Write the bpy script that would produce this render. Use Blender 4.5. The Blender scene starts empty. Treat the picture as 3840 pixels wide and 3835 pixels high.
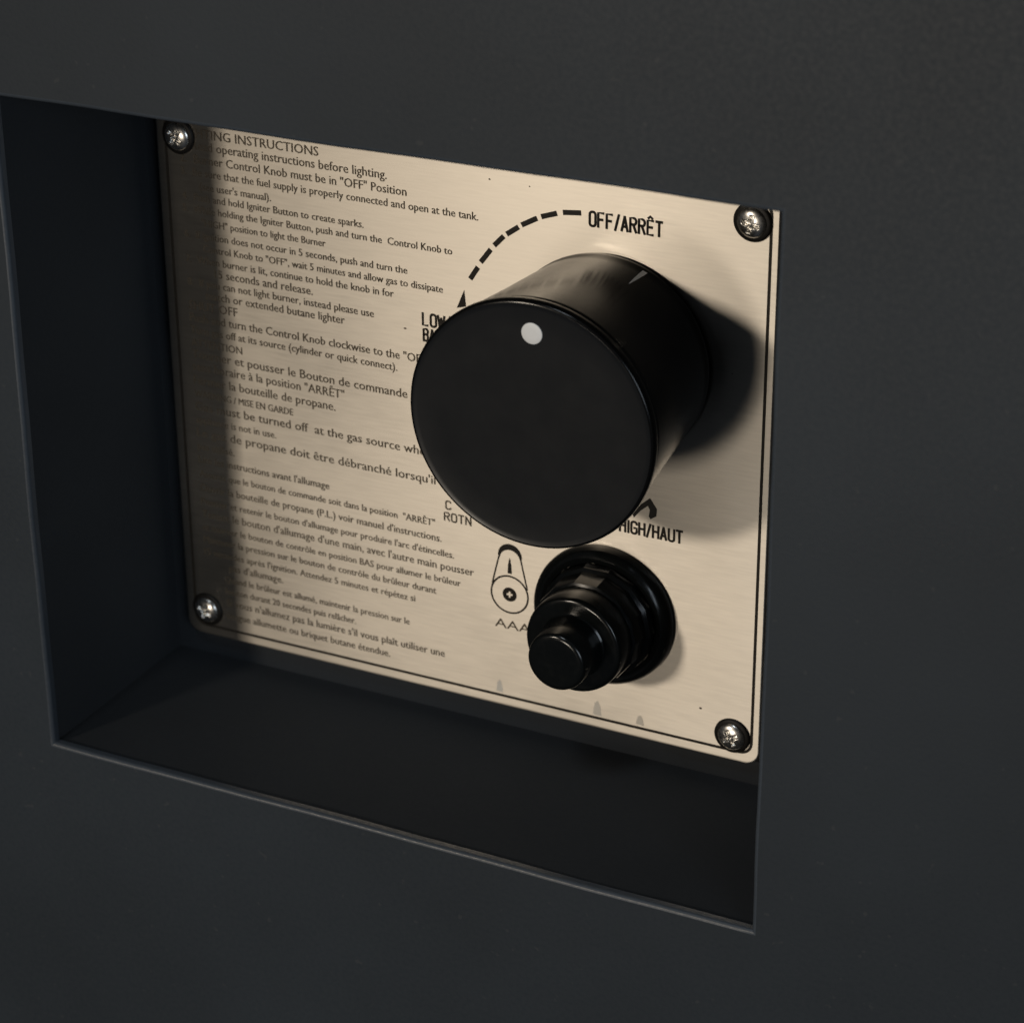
import bpy, bmesh, math
from mathutils import Vector, Matrix

S = 0.001            # the numbers below are millimetres on the steel plate: x right, y up, z out of it
OX, OZ = -55.0, 900.0


def V(x, y, z=0.0):
    return Vector(((x + OX) * S, -z * S, (y + OZ) * S))


def D(x, y, z):
    return Vector((x, -z, y))


scene = bpy.context.scene
C = scene.collection

# ------------------------------------------------------------------ camera
R = ((0.8963404, -0.005627, -0.4433308), (-0.1857275, 0.9031925, -0.3869736), (0.4025905, 0.4291988, 0.8085229))
cam_data = bpy.data.cameras.new('camera')
cam = bpy.data.objects.new('camera', cam_data)
C.objects.link(cam)
rows = [D(*r) for r in R]
M = Matrix((rows[0], rows[1], rows[2])).transposed().to_4x4()
M.translation = V(236.92, 219.93, 344.8)
cam.matrix_world = M
cam_data.sensor_fit = 'HORIZONTAL'
cam_data.sensor_width = 36
cam_data.lens = 36 * 9.759 / 3.84
cam_data.clip_start = 0.01
cam_data.clip_end = 50
cam_data.dof.use_dof = True
cam_data.dof.focus_distance = 0.402
cam_data.dof.aperture_fstop = 32
scene.camera = cam

# ------------------------------------------------------------------ world, lamps, exposure
world = bpy.data.worlds.new('World')
scene.world = world
world.use_nodes = True
bg = world.node_tree.nodes['Background']
bg.inputs[0].default_value = (0.75, 0.85, 1.0, 1)
bg.inputs[1].default_value = 0.03
scene.view_settings.view_transform = 'Standard'
scene.view_settings.look = 'None'
scene.view_settings.exposure = 0
scene.view_settings.gamma = 1


def area_lamp(name, pos, target, sx, sy, power, color):
    ld = bpy.data.lights.new(name, 'AREA')
    ld.shape = 'RECTANGLE'
    ld.size, ld.size_y = sx, sy
    ld.energy = power
    ld.color = color
    o = bpy.data.objects.new(name, ld)
    C.objects.link(o)
    o.location = pos
    o.rotation_euler = (target - pos).to_track_quat('-Z', 'Y').to_euler()
    return o


def from_plate(x, y, dx, dy, dist):
    d = D(dx, dy, 1.0)
    d.normalize()
    return V(x, y, 0) + d * dist


# broad warm glow low on the left (the side the brushed steel mirrors), a smaller lamp high on the left
area_lamp('room_lamp', from_plate(80, 45, -0.46, 0.29, 1.5), V(80, 45), 0.12, 0.12, 4.9, (1.0, 0.87, 0.71))
area_lamp('near_lamp', from_plate(90, 60, -0.18, -0.12, 1.4), V(90, 60), 0.15, 0.20, 2.5, (1.0, 0.88, 0.73))
area_lamp('ceiling_lamp', from_plate(80, 60, -0.05, 1.5, 1.6), V(80, 60), 0.25, 0.25, 2.3, (0.85, 0.93, 1.0))
area_lamp('added_cool_fill', from_plate(60, 50, 1.1, 0.25, 1.6), V(60, 50), 0.6, 0.6, 3.8, (0.78, 0.89, 1.0))  # unseen cool fill, added to lift the left wall of the recess


# ------------------------------------------------------------------ materials
def mat(name, color, rough=0.5, metal=0.0, spec=0.5, noise=None):
    m = bpy.data.materials.new(name)
    m.use_nodes = True
    nt = m.node_tree
    b = nt.nodes['Principled BSDF']
    b.inputs['Base Color'].default_value = (*color, 1)
    b.inputs['Roughness'].default_value = rough
    b.inputs['Metallic'].default_value = metal
    b.inputs['Specular IOR Level'].default_value = spec
    if noise:
        scale, cvar, rvar, bump, dist = noise
        tc = nt.nodes.new('ShaderNodeTexCoord')
        n = nt.nodes.new('ShaderNodeTexNoise')
        n.inputs['Scale'].default_value = scale
        n.inputs['Detail'].default_value = 5
        nt.links.new(tc.outputs['Object'], n.inputs['Vector'])
        big = nt.nodes.new('ShaderNodeTexNoise')
        big.inputs['Scale'].default_value = scale / 60
        big.inputs['Detail'].default_value = 3
        nt.links.new(tc.outputs['Object'], big.inputs['Vector'])
        mr = nt.nodes.new('ShaderNodeMapRange')
        mr.inputs['From Min'].default_value, mr.inputs['From Max'].default_value = 0.3, 0.7
        mr.inputs['To Min'].default_value, mr.inputs['To Max'].default_value = 1 - cvar, 1 + cvar
        nt.links.new(big.outputs['Fac'], mr.inputs['Value'])
        mx = nt.nodes.new('ShaderNodeVectorMath')
        mx.operation = 'SCALE'
        mx.inputs[0].default_value = color
        nt.links.new(mr.outputs[0], mx.inputs['Scale'])
        nt.links.new(mx.outputs[0], b.inputs['Base Color'])
        rr = nt.nodes.new('ShaderNodeMapRange')
        rr.inputs['From Min'].default_value, rr.inputs['From Max'].default_value = 0.3, 0.7
        rr.inputs['To Min'].default_value, rr.inputs['To Max'].default_value = rough - rvar, rough + rvar
        nt.links.new(n.outputs['Fac'], rr.inputs['Value'])
        nt.links.new(rr.outputs[0], b.inputs['Roughness'])
        bu = nt.nodes.new('ShaderNodeBump')
        bu.inputs['Strength'].default_value = bump
        bu.inputs['Distance'].default_value = dist
        nt.links.new(n.outputs['Fac'], bu.inputs['Height'])
        nt.links.new(bu.outputs[0], b.inputs['Normal'])
    return m


def brushed_steel():
    m = bpy.data.materials.new('brushed_steel')
    m.use_nodes = True
    nt = m.node_tree
    L = nt.links.new
    b = nt.nodes['Principled BSDF']
    b.inputs['Metallic'].default_value = 1.0
    b.inputs['Anisotropic'].default_value = 0.9
    b.inputs['Anisotropic Rotation'].default_value = ANISO_ROT
    tan = nt.nodes.new('ShaderNodeTangent')
    tan.direction_type = 'UV_MAP'
    L(tan.outputs[0], b.inputs['Tangent'])
    tc = nt.nodes.new('ShaderNodeTexCoord')

    def streak(sx, sy, detail, seed):
        mp = nt.nodes.new('ShaderNodeMapping')
        mp.inputs['Scale'].default_value = (sx, 1, sy)
        mp.inputs['Location'].default_value = (seed, seed * 2.1, seed * 0.7)
        L(tc.outputs['Object'], mp.inputs['Vector'])
        n = nt.nodes.new('ShaderNodeTexNoise')
        n.inputs['Scale'].default_value = 1
        n.inputs['Detail'].default_value = detail
        L(mp.outputs[0], n.inputs['Vector'])
        return n
    fine = streak(230, 2600, 4, 3.0)
    broad = streak(60, 700, 3, 11.0)
    cloud = streak(22, 26, 3, 27.0)

    def rng(src, a, bb, lo=0.3, hi=0.7):
        r = nt.nodes.new('ShaderNodeMapRange')
        r.inputs['From Min'].default_value, r.inputs['From Max'].default_value = lo, hi
        r.inputs['To Min'].default_value, r.inputs['To Max'].default_value = a, bb
        L(src.outputs['Fac'], r.inputs['Value'])
        return r.outputs[0]

    def mul(a, c):
        n = nt.nodes.new('ShaderNodeMath')
        n.operation = 'MULTIPLY'
        L(a, n.inputs[0])
        L(c, n.inputs[1])
        return n.outputs[0]
    k = mul(mul(rng(fine, 0.955, 1.045), rng(broad, 0.99, 1.01)), rng(cloud, 0.90, 1.07))
    sc = nt.nodes.new('ShaderNodeVectorMath')
    sc.operation = 'SCALE'
    sc.inputs[0].default_value = (0.70, 0.655, 0.585)
    L(k, sc.inputs['Scale'])
    L(sc.outputs[0], b.inputs['Base Color'])
    L(mul(rng(fine, 0.425, 0.455), rng(cloud, 0.88, 1.12)), b.inputs['Roughness'])
    bu = nt.nodes.new('ShaderNodeBump')
    bu.inputs['Strength'].default_value = 0.03
    bu.inputs['Distance'].default_value = 0.00003
    L(fine.outputs['Fac'], bu.inputs['Height'])
    L(bu.outputs[0], b.inputs['Normal'])
    return m


ANISO_ROT = 0.25
M_steel = brushed_steel()
M_coat = mat('charcoal_powder_coat', (0.028, 0.036, 0.045), 0.52, 0, 0.35, (1300, 0.14, 0.07, 0.16, 0.0001))
_nt = M_coat.node_tree
_b = _nt.nodes['Principled BSDF']
_src = _b.inputs['Base Color'].links[0].from_socket
_tc = _nt.nodes.new('ShaderNodeTexCoord')
_v = _nt.nodes.new('ShaderNodeTexNoise')
_v.inputs['Scale'].default_value = 620
_v.inputs['Detail'].default_value = 1
_nt.links.new(_tc.outputs['Object'], _v.inputs['Vector'])
_r = _nt.nodes.new('ShaderNodeMapRange')
_r.inputs['From Min'].default_value, _r.inputs['From Max'].default_value = 0.74, 0.80
_r.inputs['To Max'].default_value = 0.10
_nt.links.new(_v.outputs['Fac'], _r.inputs['Value'])
_m = _nt.nodes.new('ShaderNodeMix')
_m.data_type = 'RGBA'
_nt.links.new(_r.outputs[0], _m.inputs['Factor'])
_nt.links.new(_src, _m.inputs[6])
_m.inputs[7].default_value = (0.16, 0.15, 0.14, 1)
_nt.links.new(_m.outputs[2], _b.inputs['Base Color'])
M_inner = mat('matt_black_recess_coat', (0.034, 0.0385, 0.044), 0.8, 0, 0.2, (1500, 0.10, 0.06, 0.10, 0.00008))
M_lip = mat('lightened_charcoal_edge', (0.054, 0.066, 0.082), 0.38, 0, 0.5, (1200, 0.15, 0.08, 0.20, 0.0001))  # coat colour lightened on the lip for the light its edge catches
M_knob = mat('black_knob_plastic', (0.004, 0.004, 0.004), 0.19, 0, 0.38, (900, 0.10, 0.03, 0.03, 0.00003))
M_face = mat('satin_black_knob_face', (0.011, 0.012, 0.0135), 0.30, 0, 0.42, (260, 0.06, 0.015, 0.02, 0.00002))
M_btn = mat('glossy_black_button_plastic', (0.005, 0.006, 0.006), 0.18, 0, 0.5, (900, 0.10, 0.04, 0.04, 0.00004))
M_chrome = mat('bright_zinc_screw', (0.80, 0.78, 0.74), 0.28, 1, 0.5, (2500, 0.10, 0.05, 0.05, 0.00003))
M_rubber = mat('black_rubber_washer', (0.008, 0.007, 0.006), 0.5, 0, 0.3, (1500, 0.1, 0.05, 0.1, 0.00003))
M_ink = mat('dark_brown_print_ink', (0.020, 0.016, 0.012), 0.55, 0, 0.3, (2500, 0.2, 0.08, 0.0, 0.00001))
M_fine = mat('faded_brown_print_ink', (0.10, 0.08, 0.056), 0.55, 0, 0.3, (2500, 0.3, 0.08, 0.0, 0.00001))
M_white = mat('white_dot_and_highlight', (0.97, 0.97, 0.96), 0.45, 0, 0.4, (2500, 0.06, 0.06, 0.1, 0.00003))  # paint of the dot, also used for the painted highlight streak
M_scuff = mat('grey_scuff', (0.76, 0.71, 0.62), 0.6, 0.0, 0.3, (3000, 0.15, 0.05, 0.0, 0.00001))


# ------------------------------------------------------------------ helpers
def link(name, me, m=None, parent=None, smooth=False, loc=None):
    o = bpy.data.objects.new(name, me)
    C.objects.link(o)
    if m and not me.materials:
        me.materials.append(m)
    if smooth:
        me.polygons.foreach_set('use_smooth', [True] * len(me.polygons))
    if loc is not None:
        o.location = loc
    if parent:
        o.parent = parent
        o.matrix_parent_inverse = Matrix.Translation(-parent.location)
    return o


def thing(name, label, cat, loc, group=None):
    o = bpy.data.objects.new(name, None)
    o.empty_display_size = 0.01
    C.objects.link(o)
    o.location = loc
    o['label'], o['category'] = label, cat
    if group:
        o['group'] = group
    return o


def mesh(name, verts, faces):
    me = bpy.data.meshes.new(name)
    me.from_pydata([V(*v) for v in verts], [], faces)
    me.update()
    return me


def fix(me):
    bm = bmesh.new()
    bm.from_mesh(me)
    bmesh.ops.recalc_face_normals(bm, faces=bm.faces)
    bm.to_mesh(me)
    bm.free()
    return me


def box(name, x0, x1, y0, y1, z0, z1, m, parent, bevel=0.0):
    v = [(x, y, z) for z in (z0, z1) for y in (y0, y1) for x in (x0, x1)]
    f = [(0, 1, 3, 2), (4, 6, 7, 5), (0, 4, 5, 1), (2, 3, 7, 6), (0, 2, 6, 4), (1, 5, 7, 3)]
    me = fix(mesh(name, v, f))
    o = link(name, me, m, parent)
    if bevel:
        b = o.modifiers.new('bevel', 'BEVEL')
        b.width, b.segments = bevel * S, 3
    return o


def lathe(name, cx, cy, prof, m, parent, seg=96, flat=35):
    """prof = [(r, z)...] from the foot outwards and over the front, r = 0 closes it"""
    verts, faces = [], []
    rings = []
    for r, z in prof:
        if r < 1e-6:
            rings.append([len(verts)])
            verts.append((cx, cy, z))
        else:
            rings.append(list(range(len(verts), len(verts) + seg)))
            verts += [(cx + r * math.cos(2 * math.pi * i / seg), cy + r * math.sin(2 * math.pi * i / seg), z) for i in range(seg)]
    for a, b in zip(rings, rings[1:]):
        for i in range(seg):
            j = (i + 1) % seg
            if len(b) == 1:
                faces.append((a[i], a[j], b[0]))
            elif len(a) == 1:
                faces.append((a[0], b[j], b[i]))
            else:
                faces.append((a[i], a[j], b[j], b[i]))
    me = fix(mesh(name, verts, faces))
    me.polygons.foreach_set('use_smooth', [True] * len(me.polygons))
    me.set_sharp_from_angle(angle=math.radians(flat))
    return link(name, me, m, parent)


def rrect(x0, x1, y0, y1, r, n=6):
    pts = []
    for cx, cy, a0 in ((x1 - r, y0 + r, -90), (x1 - r, y1 - r, 0), (x0 + r, y1 - r, 90), (x0 + r, y0 + r, 180)):
        for i in range(n + 1):
            a = math.radians(a0 + 90 * i / n)
            pts.append((cx + r * math.cos(a), cy + r * math.sin(a)))
    return pts


def stroke_faces(verts, faces, pts, w, z, closed=False):
    """a flat ribbon of width w along pts"""
    n = len(pts)
    base = len(verts)
    ws = w if isinstance(w, (list, tuple)) else [w] * n
    for i, (x, y) in enumerate(pts):
        a = pts[(i - 1) % n] if (closed or i > 0) else pts[i]
        b = pts[(i + 1) % n] if (closed or i < n - 1) else pts[i]
        dx, dy = b[0] - a[0], b[1] - a[1]
        l = math.hypot(dx, dy) or 1
        nx, ny = -dy / l * ws[i] / 2, dx / l * ws[i] / 2
        verts += [(x + nx, y + ny, z), (x - nx, y - ny, z)]
    for i in range(n if closed else n - 1):
        a, b = base + 2 * i, base + 2 * ((i + 1) % n)
        faces.append((a, a + 1, b + 1, b))


def text_part(s, x0, x1, yb, size, m, parent, name, z=0.03, offset=0.0, bold=0.0, even=False):
    """lettering laid on the plate between x0 and x1 (x1 None: natural width * 0.72)"""
    cu = bpy.data.curves.new('lettering', 'FONT')
    cu.body = s
    cu.size = size
    cu.resolution_u = 2
    cu.offset = offset
    o = bpy.data.objects.new('lettering', cu)
    C.objects.link(o)
    bpy.context.view_layer.update()
    dg = bpy.context.evaluated_depsgraph_get()
    me = bpy.data.meshes.new_from_object(o.evaluated_get(dg))
    bpy.data.objects.remove(o)
    xs = [v.co.x for v in me.vertices]
    a, b = min(xs), max(xs)
    k = (x1 - x0) / (b - a) if x1 is not None else 0.72
    ky = min(1.14, max(0.9, k / 0.95)) if even else 1.0
    for v in me.vertices:
        v.co = V(x0 + (v.co.x - a) * k, yb + v.co.y * ky, z)
    if bold:      # a second strike of the same letters, a hair to the right
        bm = bmesh.new()
        bm.from_mesh(me)
        for v in bmesh.ops.duplicate(bm, geom=bm.verts[:] + bm.edges[:] + bm.faces[:])['geom']:
            if isinstance(v, bmesh.types.BMVert):
                v.co += D(bold * 2, 0, 0.006) * S
        bm.to_mesh(me)
        bm.free()
    me.name = name
    me.materials.clear()
    return link(name, me, m, parent)


# ------------------------------------------------------------------ housing: sheet panel with a square opening and a 38 mm deep recess
DZ = 37.6
X0, X1, Y0, Y1 = -3.07, 123.6, -4.54, 108.34
h = thing('fire_table_housing', 'charcoal powder coated metal housing with a square recess framing the control plate', 'housing', V(55, 50, DZ))
# front sheet, split around the opening, with a rolled lip turning back into the recess
BIG = 420
rad = 0.7
NS = 48


def wob(u):
    return 0.10 * math.sin(u * 0.07 + 1.0) + 0.04 * math.sin(u * 0.21) + 0.012 * math.sin(u * 0.83 + 2.0)


def loop(e, z, wave=1.0, x0=X0, x1=X1, y0=Y0, y1=Y1):
    pts = []
    for k, (ax, ay, bx, by) in enumerate(((x0 - e, y0 - e, x1 + e, y0 - e), (x1 + e, y0 - e, x1 + e, y1 + e), (x1 + e, y1 + e, x0 - e, y1 + e), (x0 - e, y1 + e, x0 - e, y0 - e))):
        for i in range(NS):
            t_ = i / NS
            w = wave * wob(i * 2.6 + 37 * k) * min(1, 8 * t_, 8 * (1 - t_))
            nx, ny = ((0, -1), (1, 0), (0, 1), (-1, 0))[k]
            pts.append((ax + (bx - ax) * t_ + nx * w, ay + (by - ay) * t_ + ny * w, z))
    return pts


def bridge(nl):
    n_ = 4 * NS
    return [(k * n_ + i, k * n_ + (i + 1) % n_, (k + 1) * n_ + (i + 1) % n_, (k + 1) * n_ + i) for k in range(nl - 1) for i in range(n_)]


verts = loop(0, DZ - 1.5, 0, -BIG, BIG + 110, -BIG, BIG + 100) + loop(0, DZ, 0, -BIG, BIG + 110, -BIG, BIG + 100) + loop(rad, DZ) + loop(rad, DZ - 1.5)
link('front_panel', mesh('front_panel', verts, bridge(4)), M_coat, h)
verts, steps = [], 6
for i in range(steps + 1):
    a = math.radians(90 * i / steps)
    verts += loop(rad * (1 - math.sin(a)), DZ - rad * (1 - math.cos(a)))
verts += loop(0, DZ - 1.5)
me = mesh('opening_lip', verts, bridge(steps + 2))
me.polygons.foreach_set('use_smooth', [True] * len(me.polygons))
me.set_sharp_from_angle(angle=math.radians(30))
link('opening_lip', me, M_lip, h)
ZB = -2.2
t = 1.2
e = 0.45
box('recess_wall', X0 - e - t, X0 - e, Y0 - 1.5, Y1 + 1.5, ZB, DZ - 1.62, M_inner, h)
box('recess_wall', X1 + e, X1 + e + t, Y0 - 1.5, Y1 + 1.5, ZB, DZ - 1.62, M_inner, h)
box('recess_wall', X0 - e, X1 + e, Y0 - e - t, Y0 - e, ZB, DZ - 1.62, M_inner, h)
box('recess_wall', X0 - e, X1 + e, Y1 + e, Y1 + e + t, ZB, DZ - 1.62, M_inner, h)
box('back_wall', X0 - 1.5, X1 + 1.5, Y0 - 1.5, Y1 + 1.5, ZB - 1.2, ZB - 0.01, M_inner, h)

# ------------------------------------------------------------------ the brushed steel control plate
PW, PH, PT = 110.0, 98.0, 1.6
plate = thing('control_plate', 'brushed stainless steel control plate with printed lighting instructions, screwed into the dark recess', 'control plate', V(55, 0, 0))
verts, faces, n = [], [], 0
prof = [(0, -PT), (0, -0.45), (0.07, -0.2), (0.2, -0.06), (0.42, 0.0)]
rings = []
for ins, z in prof:
    pts = rrect(ins, PW - ins, ins, PH - ins, 2.6 - ins)
    rings.append(list(range(len(verts), len(verts) + len(pts))))
    verts += [(x, y, z) for x, y in pts]
for a, b in zip(rings, rings[1:]):
    for i in range(len(a)):
        j = (i + 1) % len(a)
        faces.append((a[i], a[j], b[j], b[i]))
faces.append(tuple(rings[-1]))
faces.append(tuple(reversed(rings[0])))
me = mesh('plate_sheet', verts, faces)
me.polygons.foreach_set('use_smooth', [len(p.vertices) == 4 for p in me.polygons])
uv = me.uv_layers.new(name='UVMap')
for lp in me.loops:
    co = verts[lp.vertex_index]
    uv.data[lp.index].uv = (co[0] / PW, co[1] / PH)
link('plate_sheet', me, M_steel, plate)
# spacer blocks that hold the plate off the back wall
# printed border line
verts, faces = [], []
stroke_faces(verts, faces, rrect(1.95, PW - 1.55, 1.95, PH - 1.9, 2.0), 0.5, 0.03, closed=True)
link('border_line', mesh('border_line', verts, faces), M_ink, plate)

LINES = [
    ('LIGHTING INSTRUCTIONS', 4.5, 31.0, 93.4), ('1.  Read operating instructions before lighting.', 4.5, 43.4, 91.3),
    ('2.  Burner Control Knob must be in "OFF" Position', 4.5, 46.9, 89.0), ('3.  Be sure that the fuel supply is properly connected and open at the tank.', 4.5, 59.6, 86.8),
    ('(see user\'s manual).', 8.0, 21.7, 84.5), ('4.  Push and hold Igniter Button to create sparks.', 4.5, 38.9, 82.5),
    ('5.  While holding the Igniter Button, push and turn the  Control Knob to', 4.5, 54.9, 80.4), ('"HIGH" position to light the Burner', 8.0, 31.7, 78.2),
    ('6.  If ignition does not occur in 5 seconds, push and turn the', 4.5, 46.7, 75.9), ('Control Knob to "OFF", wait 5 minutes and allow gas to dissipate', 8.0, 53.1, 73.7),
    ('7.  When burner is lit, continue to hold the knob in for', 4.5, 44.1, 71.5), ('15 seconds and release.', 10.0, 28.9, 69.4),
    ('8.  If you can not light burner, instead please use', 4.5, 40.3, 67.4), ('match or extended butane lighter', 8.0, 34.8, 65.3),
    ('SHUT OFF', 4.5, 14.1, 63.1), ('Push and turn the Control Knob clockwise to the "OFF" position', 4.5, 57.5, 60.9),
    ('Turn gas off at its source (cylinder or quick connect).', 4.5, 44.4, 58.7), ('ATTENTION', 4.5, 14.6, 56.4),
    ('Tourner et pousser le Bouton de commande dans le', 4.5, 53.2, 54.2), ('sens horaire à la position "ARRÊT"', 4.5, 34.2, 51.9),
    ('Fermer la bouteille de propane.', 4.5, 32.4, 49.4), ('WARNING / MISE EN GARDE', 4.5, 24.1, 47.0),
    ('Gas must be turned off  at the gas source when this', 4.5, 54.5, 44.5), ('appliance is not in use.', 4.5, 20.5, 42.1),
    ('Le gaz de propane doit être débranché lorsqu\'il n\'est', 4.5, 56.5, 39.6), ('pas utilisé.', 4.5, 11.9, 37.1),
    ('Lire les instructions avant l\'allumage', 4.5, 30.6, 34.6), ('Assurez que le bouton de commande soit dans la position  "ARRÊT"', 4.5, 50.8, 31.9),
    ('Ouvrir la bouteille de propane (P.L.) voir manuel d\'instructions.', 4.5, 52.0, 29.2), ('Pousser et retenir le bouton d\'allumage pour produire l\'arc d\'étincelles.', 4.5, 54.3, 26.6),
    ('Tenant le bouton d\'allumage d\'une main, avec l\'autre main pousser', 4.5, 58.0, 24.1), ('et tourner le bouton de contrôle en position BAS pour allumer le brûleur', 4.5, 55.5, 21.6),
    ('Maintenir la pression sur le bouton de contrôle du brûleur durant', 4.5, 50.8, 19.2), ('15 secondes après l\'ignition. Attendez 5 minutes et répétez si', 4.5, 46.7, 16.8),
    ('pas d\'allumage.', 9.5, 20.5, 14.5), ('Quand le brûleur est allumé, maintenir la pression sur le', 8.5, 45.5, 12.1),
    ('bouton durant 20 secondes puis relâcher.', 8.5, 34.9, 9.8), ('Si vous n\'allumez pas la lumière s\'il vous plaît utiliser une', 8.5, 52.2, 7.4),
    ('longue allumette ou briquet butane étendue.', 8.5, 41.5, 4.9)]
for s, a, b, y in LINES:
    text_part(s, a, b, y - 0.66, 1.98, M_fine, plate, 'instruction_line', bold=0.035, even=True)

def arc(cx, cy, rx, ry, a0, a1, n=7):
    return [(cx + rx * math.cos(math.radians(a0 + (a1 - a0) * i / n)), cy + ry * math.sin(math.radians(a0 + (a1 - a0) * i / n))) for i in range(n + 1)]


W_ = 0.5        # glyphs on a 0..1 (high) by 0..0.5 (wide) cell
r_ = 0.2
O_ = arc(W_ - r_, 1 - r_, r_, r_, 0, 90) + arc(r_, 1 - r_, r_, r_, 90, 180) + arc(r_, r_, r_, r_, 180, 270) + arc(W_ - r_, r_, r_, r_, 270, 360)
GLYPH = {
    'O': [O_ + [O_[0]]],
    'F': [[(0, 0), (0, 1), (W_ * .9, 1)], [(0, .53), (W_ * .75, .53)]],
    'E': [[(W_ * .92, 0), (0, 0), (0, 1), (W_ * .92, 1)], [(0, .53), (W_ * .8, .53)]],
    'Ê': [[(W_ * .92, 0), (0, 0), (0, 1), (W_ * .92, 1)], [(0, .53), (W_ * .8, .53)], [(W_ * .15, 1.16), (W_ * .46, 1.3), (W_ * .77, 1.16)]],
    'A': [[(0, 0), (W_ / 2, 1)], [(W_ / 2, 1), (W_, 0)], [(W_ * .17, .3), (W_ * .83, .3)]],
    'R': [[(0, 0), (0, 1), (W_ - r_, 1)] + arc(W_ - r_, 1 - .23, r_, .23, 90, -90) + [(0, .54)], [(W_ * .5, .54), (W_, 0)]],
    'T': [[(0, 1), (W_, 1)], [(W_ / 2, 1), (W_ / 2, 0)]],
    'L': [[(0, 1), (0, 0), (W_ * .88, 0)]],
    'W': [[(-.05, 1), (W_ * .22, 0)], [(W_ * .22, 0), (W_ / 2, .8)], [(W_ / 2, .8), (W_ * .78, 0)], [(W_ * .78, 0), (W_ + .05, 1)]],
    'B': [[(0, 0), (0, 1), (W_ - r_, 1)] + arc(W_ - r_, .77, r_, .23, 90, -90) + [(0, .54)], [(W_ - r_, .54)] + arc(W_ - r_, .27, r_, .27, 90, -90) + [(0, 0)]],
    'S': [arc(W_ / 2, .77, W_ / 2, .23, 20, 270, 10) + arc(W_ / 2, .27, W_ / 2, .27, 90, -160, 10)],
    'H': [[(0, 0), (0, 1)], [(W_, 0), (W_, 1)], [(0, .52), (W_, .52)]],
    'I': [[(0.06, 0), (0.06, 1)]],
    'G': [arc(W_ - r_, 1 - r_, r_, r_, 0, 90) + arc(r_, 1 - r_, r_, r_, 90, 180) + arc(r_, r_, r_, r_, 180, 270) + arc(W_ - r_, r_, r_, r_, 270, 360) + [(W_, .48), (W_ * .55, .48)]],
    'U': [[(0, 1)] + arc(r_, r_, r_, r_, 180, 270) + arc(W_ - r_, r_, r_, r_, 270, 360) + [(W_, 1)]],
    'N': [[(0, 0), (0, 1)], [(0, 1), (W_, 0)], [(W_, 0), (W_, 1)]],
    'C': [arc(W_ - r_, 1 - r_, r_, r_, 10, 90) + arc(r_, 1 - r_, r_, r_, 90, 180) + arc(r_, r_, r_, r_, 180, 270) + arc(W_ - r_, r_, r_, r_, 270, 350)],
    '/': [[(0, -.05), (.3, 1.05)]],
}
ADV = {'I': .34, '/': .56, 'W': .78, ' ': .2}


def stencil(s, x0, x1, yb, hgt, wt, m):
    """condensed industrial lettering, drawn as pen strokes, between x0 and x1"""
    total = sum(ADV.get(c, .74) for c in s) - .24
    k = (x1 - x0) / total
    verts, faces, x, zz = [], [], 0.0, 0.03
    for c in s:
        for pts in GLYPH.get(c, []):
            P = [(x0 + (x + px) * k, yb + py * hgt) for px, py in pts]
            if len(P) > 1 and c != 'O':      # square pen ends
                for e0, e1 in ((0, 1), (-1, -2)):
                    dx, dy = P[e0][0] - P[e1][0], P[e0][1] - P[e1][1]
                    l = math.hypot(dx, dy) or 1
                    P[e0] = (P[e0][0] + dx / l * wt * .35, P[e0][1] + dy / l * wt * .35)
            stroke_faces(verts, faces, P, wt, zz)
            zz += 0.002
            if zz > 0.04:
                zz = 0.03
        x += ADV.get(c, .74)
    return link('dial_lettering', mesh('dial_lettering', verts, faces), m, plate)


stencil('OFF/ARRÊT', 78.85, 90.9, 88.2, 2.25, 0.43, M_ink)
stencil('LOW/', 49.4, 54.4, 66.95, 2.05, 0.41, M_ink)
stencil('BAS', 49.5, 52.6, 64.3, 2.0, 0.41, M_ink)
stencil('HIGH/HAUT', 84.6, 95.4, 37.5, 2.05, 0.41, M_ink)
stencil('C', 53.0, 53.9, 34.9, 1.45, 0.28, M_fine)
stencil('ROTN', 52.7, 57.6, 32.75, 1.45, 0.28, M_fine)
text_part('AAA', 61.9, 68.6, 15.0, 2.35, M_fine, plate, 'battery_lettering')

# dashes of the dial arc, each its own mark
for a, b in (((77.4, 90.0), (74.3, 89.65)), ((73.3, 89.35), (70.6, 88.4)), ((69.9, 88.05), (67.2, 86.55)), ((66.7, 86.15), (64.6, 84.65)),
             ((64.1, 84.25), (62.4, 82.45)), ((61.8, 81.7), (60.0, 79.3)), ((59.5, 78.4), (58.1, 76.2))):
    verts, faces = [], []
    stroke_faces(verts, faces, [a, b], 0.85, 0.03)
    link('dial_dash', mesh('dial_dash', verts, faces), M_ink, plate)
link('low_wedge', mesh('low_wedge', [(57.0, 74.2, .03), (55.6, 70.9, .03), (57.3, 71.4, .03)], [(0, 1, 2)]), M_ink, plate)
arrow = [(89.75, 44.3), (91.0, 42.6), (90.9, 41.3), (89.9, 40.6), (89.6, 41.0), (89.75, 42.2), (89.4, 42.85), (88.2, 41.8), (87.0, 40.3), (86.7, 41.0), (88.2, 42.9)]
link('high_arrow', mesh('high_arrow', [(x, y, .03) for x, y in arrow], [tuple(range(len(arrow)))]), M_ink, plate)

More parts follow.
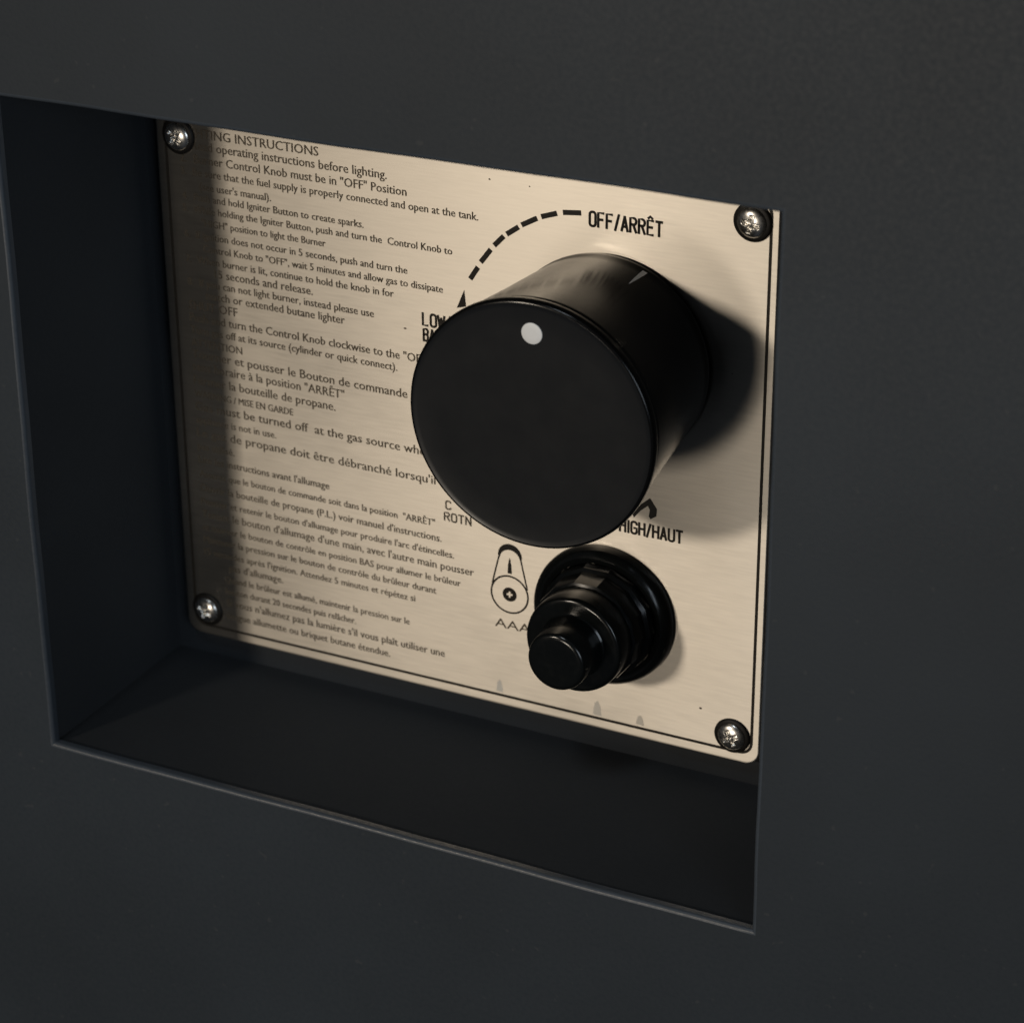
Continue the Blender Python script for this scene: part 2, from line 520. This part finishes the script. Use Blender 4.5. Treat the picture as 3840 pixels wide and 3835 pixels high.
# battery compartment pictogram
verts, faces = [], []
cx, cy = 64.7, 21.5
stroke_faces(verts, faces, [(cx + 3.4 * math.cos(t), cy + 3.4 * math.sin(t)) for t in [2 * math.pi * i / 40 for i in range(40)]], 0.32, 0.03, closed=True)
top = [(64.8 + 2.0 * math.cos(t), 28.3 + 2.0 * math.sin(t)) for t in [math.pi * i / 16 for i in range(17)]]
stroke_faces(verts, faces, top, [0.35 + 0.75 * math.sin(math.pi * i / 16) for i in range(17)], 0.03)
stroke_faces(verts, faces, [(66.8, 28.3), (67.3, 26.0), (68.0, 23.0)], 0.28, 0.03)
stroke_faces(verts, faces, [(62.8, 28.3), (62.2, 26.0), (61.5, 23.0)], 0.28, 0.03)
stroke_faces(verts, faces, [(64.75, 28.3), (64.75, 27.0), (64.75, 25.4)], [0.1, 0.62, 0.8], 0.031)
link('battery_outline', mesh('battery_outline', verts, faces), M_ink, plate)
N = 28
ring = [(cx + 1.3 * math.cos(2 * math.pi * i / N), cy + 1.3 * math.sin(2 * math.pi * i / N)) for i in range(N)]
# black dot left open in the middle as a small plus
verts, faces = [(x, y, .032) for x, y in ring], []
aw, al = 0.17, 0.55
plus = [(aw, aw), (aw, al), (-aw, al), (-aw, aw), (-al, aw), (-al, -aw), (-aw, -aw), (-aw, -al), (aw, -al), (aw, -aw), (al, -aw), (al, aw)]
bm = bmesh.new()
outer = [bm.verts.new(V(x, y, .032)) for x, y in ring]
inner = [bm.verts.new(V(cx + x, cy + y, .032)) for x, y in plus]
eds = [bm.edges.new((outer[i], outer[(i + 1) % N])) for i in range(N)] + [bm.edges.new((inner[i], inner[(i + 1) % 12])) for i in range(12)]
bmesh.ops.triangle_fill(bm, use_beauty=True, edges=eds)
me = bpy.data.meshes.new('battery_terminal')
bm.to_mesh(me)
bm.free()
link('battery_terminal', me, M_ink, plate)

# specks and scuffs on the steel
verts, faces = [], []
for x, y, r in ((99.4, 8.4, 0.26), (46.1, 65.8, 0.24), (61.7, 93.2, 0.2), (68.6, 93.0, 0.14), (103.0, 68.0, 0.12), (97.0, 60.0, 0.1)):
    b = len(verts)
    verts += [(x + r * (1 + .3 * math.sin(3.1 * i + x)) * math.cos(math.pi * i / 4), y + .7 * r * math.sin(math.pi * i / 4), .03) for i in range(8)]
    faces.append(tuple(range(b, b + 8)))
link('dirt_speck', mesh('dirt_speck', verts, faces), M_fine, plate)['kind'] = 'stuff'


verts, faces = [], []
for x, y, w, hh in ((62.7, 2.6, 1.3, 2.3), (80.9, 2.5, 1.6, 2.8), (88.7, 2.6, 1.5, 1.8)):
    b = len(verts)
    verts += [(x - w / 2, y, .02), (x + w / 2, y - .1, .02), (x + w * .35, y + hh * .6, .02), (x + .1, y + hh, .02), (x - w * .3, y + hh * .8, .02)]
    faces.append(tuple(range(b, b + 5)))
link('scuff_mark', mesh('scuff_mark', verts, faces), M_scuff, plate)['kind'] = 'stuff'


# ------------------------------------------------------------------ screws (domed cross-head on a black washer)
def screw_head_mesh():
    n, R_, verts, faces, idx = 44, 2.35, [], [], {}
    for j in range(n + 1):
        for i in range(n + 1):
            u, v = -1 + 2 * i / n, -1 + 2 * j / n
            x, y = u * math.sqrt(1 - v * v / 2), v * math.sqrt(1 - u * u / 2)
            r = math.hypot(x, y)
            z = 0.95 * math.sqrt(max(0.0, 1 - (0.97 * r) ** 2))
            X, Y = x * R_, y * R_
            ax, ay = abs(X), abs(Y)
            def ss(t):
                t = max(0, min(1, t))
                return t * t * (3 - 2 * t)
            slot = max(ss((0.33 - ax) / 0.10 + .5) * ss((1.45 - ay) / 0.25), ss((0.33 - ay) / 0.10 + .5) * ss((1.45 - ax) / 0.25))
            centre = ss((0.45 - r * R_) / 0.2)
            z -= 0.75 * max(slot, centre)
            verts.append(Vector((X * S, -z * S, Y * S)))
    for j in range(n):
        for i in range(n):
            a = j * (n + 1) + i
            faces.append((a, a + 1, a + n + 2, a + n + 1))
    rim = [i for i in range(n + 1)] + [j * (n + 1) + n for j in range(1, n + 1)] + [n * (n + 1) + i for i in range(n - 1, -1, -1)] + [j * (n + 1) for j in range(n - 1, 0, -1)]
    base = len(verts)
    for k in rim:
        verts.append(Vector((verts[k].x, 0.0002, verts[k].z)))
    L = len(rim)
    for i in range(L):
        faces.append((rim[i], base + i, base + (i + 1) % L, rim[(i + 1) % L]))
    me = bpy.data.meshes.new('screw_head')
    me.from_pydata(verts, [], faces)
    me.polygons.foreach_set('use_smooth', [True] * len(me.polygons))
    me.update()
    fix(me)
    me.materials.append(M_chrome)
    return me


def washer_mesh():
    prof, seg, verts, faces = [(1.6, 0.35), (2.2, 0.42), (2.85, 0.40), (3.12, 0.22), (3.15, -0.02)], 40, [], []
    for r, z in prof:
        for i in range(seg):
            a = 2 * math.pi * i / seg
            verts.append(Vector((r * math.cos(a) * S, -z * S, r * math.sin(a) * S)))
    for k in range(len(prof) - 1):
        for i in range(seg):
            j = (i + 1) % seg
            faces.append((k * seg + i, k * seg + j, (k + 1) * seg + j, (k + 1) * seg + i))
    me = bpy.data.meshes.new('washer')
    me.from_pydata(verts, [], faces)
    me.polygons.foreach_set('use_smooth', [True] * len(me.polygons))
    me.update()
    fix(me)
    me.materials.append(M_rubber)
    return me


head_me, washer_me = screw_head_mesh(), washer_mesh()
for (x, y, rot) in ((4.5, 5.2, 20), (105.1, 4.7, -28), (4.5, 92.6, 35), (105.5, 92.7, 12)):
    s = bpy.data.objects.new('screw', head_me)
    C.objects.link(s)
    s.parent = plate
    s.matrix_parent_inverse = Matrix.Translation(-plate.location)
    s.location = V(x, y, 0.35)
    s.rotation_euler = (math.radians(2), math.radians(rot), math.radians(-2))
    w = bpy.data.objects.new('washer', washer_me)
    C.objects.link(w)
    w.parent = s
    w.location = (0, 0.00035, 0)

# ------------------------------------------------------------------ control knob
KX, KY = 82.2, 67.2
knob = thing('control_dial', 'large round black control knob with a white dot on its face', 'knob', V(KX, KY, 0))
lathe('knob_body', KX, KY, [(16.2, 0.3), (17.0, 0.35), (17.25, 0.7), (17.3, 1.4), (17.2, 2.0), (17.35, 3.5), (17.75, 8.0), (18.35, 15.0), (18.95, 21.0), (19.4, 25.6), (19.45, 26.2), (19.35, 26.6), (19.45, 27.0), (19.8, 27.2), (19.9, 27.6), (19.9, 28.4), (19.82, 28.7), (19.62, 28.88), (19.4, 28.93)], M_knob, knob, seg=128)
lathe('knob_face', KX, KY, [(19.4, 28.93), (19.2, 28.87), (18.6, 28.80), (15, 28.74), (10, 28.68), (5, 28.64), (0, 28.62)], M_face, knob, seg=128, flat=60)
# highlight streak painted as a pale tapered sliver near the foot of the knob
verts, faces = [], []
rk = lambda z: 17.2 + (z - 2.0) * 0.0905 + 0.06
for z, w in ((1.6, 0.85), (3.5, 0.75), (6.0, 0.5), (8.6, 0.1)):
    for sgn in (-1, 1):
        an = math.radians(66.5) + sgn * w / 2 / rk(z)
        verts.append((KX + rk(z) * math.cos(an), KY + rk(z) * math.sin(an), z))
link('streak_highlight', mesh('streak_highlight', verts, [(2 * i, 2 * i + 1, 2 * i + 3, 2 * i + 2) for i in range(3)]), M_white, knob)
lathe('indicator_dot', KX + 0.55, KY + 14.9, [(1.65, 28.7), (1.65, 28.86), (1.5, 28.92), (0.8, 28.94), (0, 28.94)], M_white, knob, seg=40)
TX, TY = 0.012, -0.020
knob.rotation_euler = (math.asin(-TY), 0, math.asin(TX))

# ------------------------------------------------------------------ igniter button
BX, BY = 82.2, 22.1
btn = thing('igniter_button', 'small stepped black push button for the igniter, below the large knob', 'button', V(BX, BY, 0))
lathe('flange', BX, BY, [(11.9, 0.02), (12.3, 0.3), (12.3, 1.2), (12.1, 1.9), (11.7, 2.45), (11.0, 2.85), (10.4, 2.75), (10.1, 2.5), (9.9, 2.45)], M_btn, btn)
lathe('collar', BX, BY, [(9.9, 2.2), (9.9, 3.4), (9.75, 3.9), (9.3, 4.2), (9.15, 4.3), (9.05, 7.4), (8.9, 7.9), (8.5, 8.1), (8.2, 8.1)], M_btn, btn, seg=14, flat=20)
lathe('push_cap', BX, BY, [(8.25, 7.9), (8.35, 8.6), (8.4, 10.5), (8.35, 12.0), (8.2, 12.5), (7.9, 12.75), (7.4, 12.8), (6.4, 12.7), (5.5, 12.7)], M_btn, btn, seg=96)
lathe('push_tip', BX, BY, [(5.7, 12.6), (5.35, 12.9), (5.25, 13.6), (5.15, 16.0), (5.0, 18.4), (4.85, 18.8), (4.5, 19.05), (4.0, 19.1), (1.8, 18.95), (0, 18.9)], M_btn, btn, seg=80)
